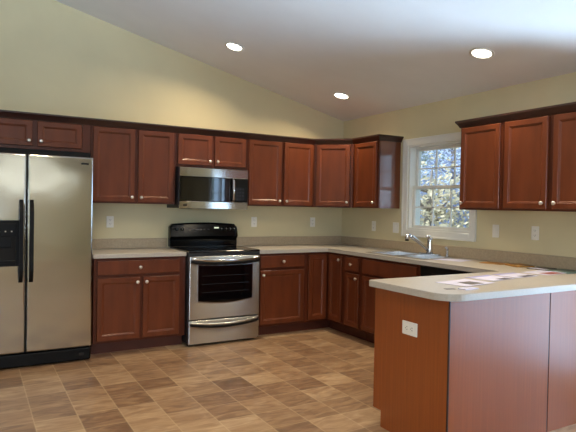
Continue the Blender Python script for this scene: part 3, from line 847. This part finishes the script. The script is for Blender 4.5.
# ------------------------------------------------------------------ microwave
mw = thing('microwave', 'over-the-range stainless steel microwave with black glass door', 'microwave', (-2.285, 0, 1.330))
MW, MH = .758, .420
bm = NB(); box(bm, 0, MW, -.385, -.003, .006, MH, .003); obj('body', bm, 'steel_dark', mw)
def bulged(x0, x1, z0, z1, y, th, bul, n=20, m='steel_bright', name='top_band', parent=mw, full=MW):
    bm = NB(); rg_ = []
    for k in range(n+1):
        xx = x0+(x1-x0)*k/n; s = math.sin(PI*xx/full)*bul
        rg_.append([bm.verts.new(p) for p in ((xx, y, z0), (xx, y, z1), (xx, y-th-s+.004, z1), (xx, y-th-s, z1-.004), (xx, y-th-s, z0+.004), (xx, y-th-s+.004, z0))])
    for a, b in zip(rg_, rg_[1:]):
        for k in range(6):
            f = bm.faces.new((a[k], a[(k+1) % 6], b[(k+1) % 6], b[k]))
    bm.faces.new(rg_[0][::-1]); bm.faces.new(rg_[-1])
    return obj(name, bm, m, parent)
bulged(.002, MW-.002, .326, MH-.002, -.386, .022, .012)
hx0 = .575
bd = bulged(.002, hx0+.03, .078, .3245, -.386, .020, .010, m='blackgloss', name='door')
bulged(hx0+.032, MW-.002, .078, .3245, -.386, .020, .008, m='black', name='control_panel')
bb = bulged(.002, MW-.002, .001, .0765, -.386, .022, .014, name='bottom_band')
bm = NB()
box(bm, .05, .06, -.4167, -.4155, .1, .29)
tube(bm, [(hx0, -.43, .078), (hx0, -.448, .095), (hx0, -.456, .19), (hx0, -.448, .285), (hx0, -.43, .302)], .0135, 12)
bm.free(); bm = NB()
tube(bm, [(hx0, -.424, .086), (hx0, -.446, .104), (hx0, -.454, .20), (hx0, -.446, .296), (hx0, -.424, .314)], .0130, 12)
obj('handle', bm, 'chrome', bd)
bm = NB()
for r_ in range(4):
    for c_ in range(3): box(bm, .62+.034*c_, .62+.034*c_+.022, -.4135, -.4105, .10+.035*r_, .10+.035*r_+.018)
obj('button', bm, 'burner', mw)
bm = NB(); box(bm, .04, .085, -.4125, -.4108, .030, .044); obj('badge', bm, 'black', bb)

# ------------------------------------------------------------------ sockets and switches
def plate(label, cat, loc, rotz, kind, w=.072, roty=0):
    t = thing('wall_outlet' if kind == 'outlet' else 'light_switch', label, cat, loc, rotz, 'outlets and switches on the kitchen walls')
    bm = NB(); box(bm, -w/2, w/2, -.006, -.0004, -.058, .058, .003); obj('cover_plate', bm, 'plate', t)
    n = 2 if w > .1 else 1
    for k in range(n):
        cx_ = 0 if n == 1 else (-.023+.046*k)
        if kind == 'outlet':
            for s in (-1, 1):
                bm = NB(); prism(bm, rounded([(-.017+cx_, -.014), (.017+cx_, -.014), (.017+cx_, .014), (-.017+cx_, .014)], [.008]*4, 4), 0, .002)
                bm.transform(Matrix.Translation((0, -.0062, s*.020)) @ Matrix.Rotation(PI/2, 4, 'X'))
                so = obj('socket', bm, 'plate', t)
                bm = NB()
                for dx in (-.007, .007): box(bm, cx_+dx-.0012, cx_+dx+.0012, -.0088, -.0084, s*.020-.002, s*.020+.007)
                box(bm, cx_-.002, cx_+.002, -.0088, -.0084, s*.020-.010, s*.020-.006)
                obj('slot', bm, 'slot', so)
        else:
            bm = NB(); box(bm, cx_-.012, cx_+.012, -.011, -.0063, -.026, .026, .002); obj('rocker', bm, 'plate', t)
    if roty: t.rotation_euler = (0, roty, rotz) if False else t.rotation_euler
    return t
plate('white outlet on the back wall between refrigerator and range', 'outlet', (-2.868, 0, 1.183), 0, 'outlet')
plate('white outlet on the back wall just right of the range', 'outlet', (-1.246, 0, 1.186), 0, 'outlet')
plate('white outlet on the back wall near the room corner', 'outlet', (-.442, 0, 1.186), 0, 'outlet')
plate('white outlet on the right wall nearest the room corner', 'outlet', (0, -.646, 1.163), R, 'outlet')
plate('white switch plate on the right wall beside the window casing', 'light switch', (0, -1.03, 1.16), R, 'switch', .118*.8)
plate('white switch plate right of the window, the left of two plates', 'light switch', (0, -2.367, 1.186), R, 'switch')
plate('white outlet under the far right cabinets, the right of two plates', 'outlet', (0, -2.765, 1.188), R, 'outlet')
t = plate('white outlet on the end panel of the peninsula, mounted sideways', 'outlet', (PX, -3.278, .668), R, 'outlet')
t.rotation_euler = (Matrix.Rotation(R, 4, 'Z') @ Matrix.Rotation(PI/2, 4, 'Y')).to_euler(); t.scale = (1.1, 1, 1.08)

# ------------------------------------------------------------------ recessed ceiling lights
slope = math.atan(SL)
def can(label, x, y, power, col=(1, .80, .52)):
    z = ZE-SL*x
    t = thing('recessed_light', label, 'ceiling light', (x, y, z), 0, 'recessed ceiling lights')
    t.rotation_euler = (0, slope, 0)
    bm = NB()
    lathe(bm, [(.080, -.001), (.098, -.001), (.098, -.005), (.082, -.010), (.0795, -.004)], Matrix(), 32); obj('trim_ring', bm, 'white', t)
    bm = NB(); lathe(bm, [(.0, -.0015), (.0785, -.0015), (.070, -.007), (.0, -.009)], Matrix(), 32); obj('lens', bm, 'lens', t)
    l = bpy.data.lights.new('can_lamp', 'AREA'); l.shape = 'DISK'; l.size = .15; l.energy = power; l.color = col
    l.spread = math.radians(145)
    lo = bpy.data.objects.new('can_lamp', l); COL.objects.link(lo); lo.parent = t; lo.location = (0, 0, -.014)
    return t
CP_ = 11
can('recessed ceiling light highest up, above the range', -1.873, -.765, CP_)
can('recessed ceiling light nearest the room corner', -.570, -.740, CP_)
can('largest recessed ceiling light, above the right wall cabinets', -.602, -2.68, CP_)
can('recessed ceiling light over the peninsula, outside the picture', -.6, -4.0, CP_)
can('added unseen ceiling light over the middle of the kitchen floor', -2.3, -2.9, CP_)  # invented lamp, extra light on the floor and low fronts
can('added unseen ceiling light over the left side of the kitchen floor', -3.4, -2.9, CP_)  # invented lamp, out of view
can('recessed ceiling light in the living area behind the kitchen', -3.4, -5.0, CP_)
can('added ceiling light near the front wall, right of the ridge', -2.4, -7.8, CP_*1.7, (1, .95, .88))  # added unseen lamp, brightens the wall mirrored in the refrigerator
can('added ceiling light near the front wall, below the ridge', -3.7, -7.8, CP_*1.7, (1, .95, .88))  # second added lamp for the mirrored front wall

# ------------------------------------------------------------------ papers
def sheet(name, label, cat, cx_, cy_, w, h, rot, z, th=.0012, base='paper', patches=(), nx=8, ny=8, curl=0.):
    """thin sheet with printed rectangles: patches (u0,u1,v0,v1,material)"""
    t = tag(bpy.data.objects.new(name, bpy.data.meshes.new(name)), label, cat)
    mats = [base]+[p[4] for p in patches]
    us = sorted({0, 1} | {k/nx for k in range(1, nx)} | {p[i] for p in patches for i in (0, 1)})
    vs = sorted({0, 1} | {k/ny for k in range(1, ny)} | {p[i] for p in patches for i in (2, 3)})
    bm = NB()
    def P(u, v, d):
        return Vector(((u-.5)*w, (v-.5)*h, d+curl*(max(0, u-.7)**2+max(0, .25-v)**2)))
    top = [[bm.verts.new(P(u, v, th)) for v in vs] for u in us]; bot = [[bm.verts.new(P(u, v, 0)) for v in vs] for u in us]
    for i in range(len(us)-1):
        for j in range(len(vs)-1):
            f = bm.faces.new((top[i][j], top[i+1][j], top[i+1][j+1], top[i][j+1]))
            uc, vc = (us[i]+us[i+1])/2, (vs[j]+vs[j+1])/2
            for k, p in enumerate(patches):
                if p[0] < uc < p[1] and p[2] < vc < p[3]: f.material_index = k+1
            bm.faces.new((bot[i][j], bot[i][j+1], bot[i+1][j+1], bot[i+1][j]))
    n, m = len(us), len(vs)
    edge = [(i, 0) for i in range(n)]+[(n-1, j) for j in range(1, m)]+[(i, m-1) for i in range(n-2, -1, -1)]+[(0, j) for j in range(m-2, 0, -1)]
    for a, b in zip(edge, edge[1:]+edge[:1]): bm.faces.new((bot[a[0]][a[1]], bot[b[0]][b[1]], top[b[0]][b[1]], top[a[0]][a[1]]))
    bmesh.ops.recalc_face_normals(bm, faces=bm.faces[:])
    bm.to_mesh(t.data); bm.free()
    for q_ in mats: t.data.materials.append(M[q_])
    t.location = (cx_, cy_, z); t.rotation_euler = (0, 0, rot)
    COL.objects.link(t)
    return t
ZP = ZC1+.0008
sheet('brochure', 'white brochure with a grey photo, nearest the peninsula corner', 'brochure', -1.41, -3.29, .30, .22, .12, ZP, patches=[(.35, .78, .12, .62, 'paper_grey')], curl=.03)
sheet('leaflet', 'small folded white leaflet at the front edge beside the grey-photo brochure', 'leaflet', -1.60, -3.485, .12, .055, .1, ZP, .006)
sheet('business_card', 'tiny grey card at the rounded corner of the peninsula', 'card', -1.70, -3.44, .06, .03, -.3, ZP, base='paper_grey')
sheet('brochure', 'lilac-edged brochure with a small dark photo, second from the corner', 'brochure', -1.06, -3.19, .25, .22, .10, ZP, patches=[(.0, 1, .8, 1, 'paper_lilac'), (.48, .88, .02, .30, 'paper_dark')], curl=.03)
sheet('brochure', 'white brochure with a dark photo along its edge, third from the corner', 'brochure', -.75, -3.15, .25, .21, .05, ZP, patches=[(.35, .9, .04, .34, 'paper_dark'), (0, 1, .8, 1, 'paper_lilac')], curl=.02)
sheet('brochure', 'white brochure with a reddish photo at the right end of the peninsula', 'brochure', -.40, -3.13, .26, .21, .1, ZP, patches=[(.2, .9, .05, .5, 'paper_red')], curl=.02)
sheet('paper_sheet', 'blank white sheet on the worktop beside the soap pump', 'paper', -.30, -2.13, .22, .30, .25, ZP)
sheet('envelope', 'brown kraft envelope against the backsplash, nearer the sink', 'envelope', -.17, -2.50, .16, .20, .2, ZP, .004, base='kraft')
sheet('envelope', 'orange-brown envelope with dark corner under the cabinets', 'envelope', -.16, -2.74, .16, .17, -.35, ZP, .012, base='kraft', patches=[(.55, 1, .0, .45, 'darkbook')])
sheet('booklet', 'dark-covered booklet lying against the right-wall backsplash', 'booklet', -.17, -2.95, .18, .15, .15, ZP, .006, base='darkbook', patches=[(0, .35, 0, 1, 'paper')])
sheet('booklet', 'teal-green booklet on the worktop at the right edge', 'booklet', -.17, -3.15, .20, .19, -.1, ZP, .008, base='teal')

# ------------------------------------------------------------------ outdoors
bm = NB()
n = 40
g = [[bm.verts.new((.3+i*2.0, -22+j*2.0, -.9+.12*math.sin(i*.9)*math.cos(j*.7)+max(0, i-3)*.10)) for j in range(36)] for i in range(24)]
for i in range(23):
    for j in range(35): bm.faces.new((g[i][j], g[i+1][j], g[i+1][j+1], g[i][j+1]))
struct('ground', bm, 'grass')
def tree(label, x, y, h, spread, leafmat, seed, nleaf=2600, z0=-.9):
    rn = random.Random(seed)
    t = thing('tree', label, 'tree', (x, y, z0), 0, 'trees outside the window')
    bm = NB()
    tube(bm, [(0, 0, -.1), (.05, .02, h*.3), (-.04, .05, h*.6), (.02, 0, h)], [.16, .12, .08, .02], 10)
    tips = []
    for k in range(16):
        a = rn.uniform(0, 2*PI); zb = h*rn.uniform(.12, .85); ln = spread*rn.uniform(.5, 1)*(1-.5*zb/h)
        e = Vector((ln*math.cos(a), ln*math.sin(a), zb+ln*rn.uniform(.1, .7)))
        m_ = Vector((e.x*.5, e.y*.5, zb+(e.z-zb)*.3))
        tube(bm, [(0, 0, zb), m_, e], [.045, .03, .008], 6)
        tips.append((e, m_))
    obj('trunk', bm, 'bark', t)
    bm = NB()
    for k in range(nleaf):
        e, m_ = rn.choice(tips)
        c_ = m_.lerp(e, rn.uniform(.0, 1.15))+Vector((rn.gauss(0, .38), rn.gauss(0, .38), rn.gauss(0, .38)))
        a = Vector((rn.gauss(0, 1), rn.gauss(0, 1), rn.gauss(0, 1))).normalized(); b = a.orthogonal().normalized()
        s = rn.uniform(.03, .078)
        bm.faces.new([bm.verts.new(c_+p) for p in (a*s, b*s*.6, -a*s, -b*s*.6)])
    obj('foliage', bm, leafmat, t)
    return t
tree('short golden-leaved tree close behind the lower window sash', 4.2, 2.7, 3.1, 1.1, 'leaf_gold', 2, 3000)
tree('olive-green tree behind the left window panes', 8.2, 8.3, 7.5, 1.6, 'leaf_green', 1, 7000)
tree('blue-grey tree behind the right window panes', 7.8, 4.7, 7.0, 1.6, 'leaf_grey', 4, 7000)
tree('tall blue-grey tree behind the middle of the window', 12.2, 9.6, 9, 2.0, 'leaf_grey', 3, 11000)
tree('tall blue-grey tree far back behind the left panes', 13.5, 14.4, 10, 2.2, 'leaf_grey', 5, 11000)
tree('olive tree far back behind the right panes', 19.5, 14.6, 10, 2.4, 'leaf_green', 6, 9000)
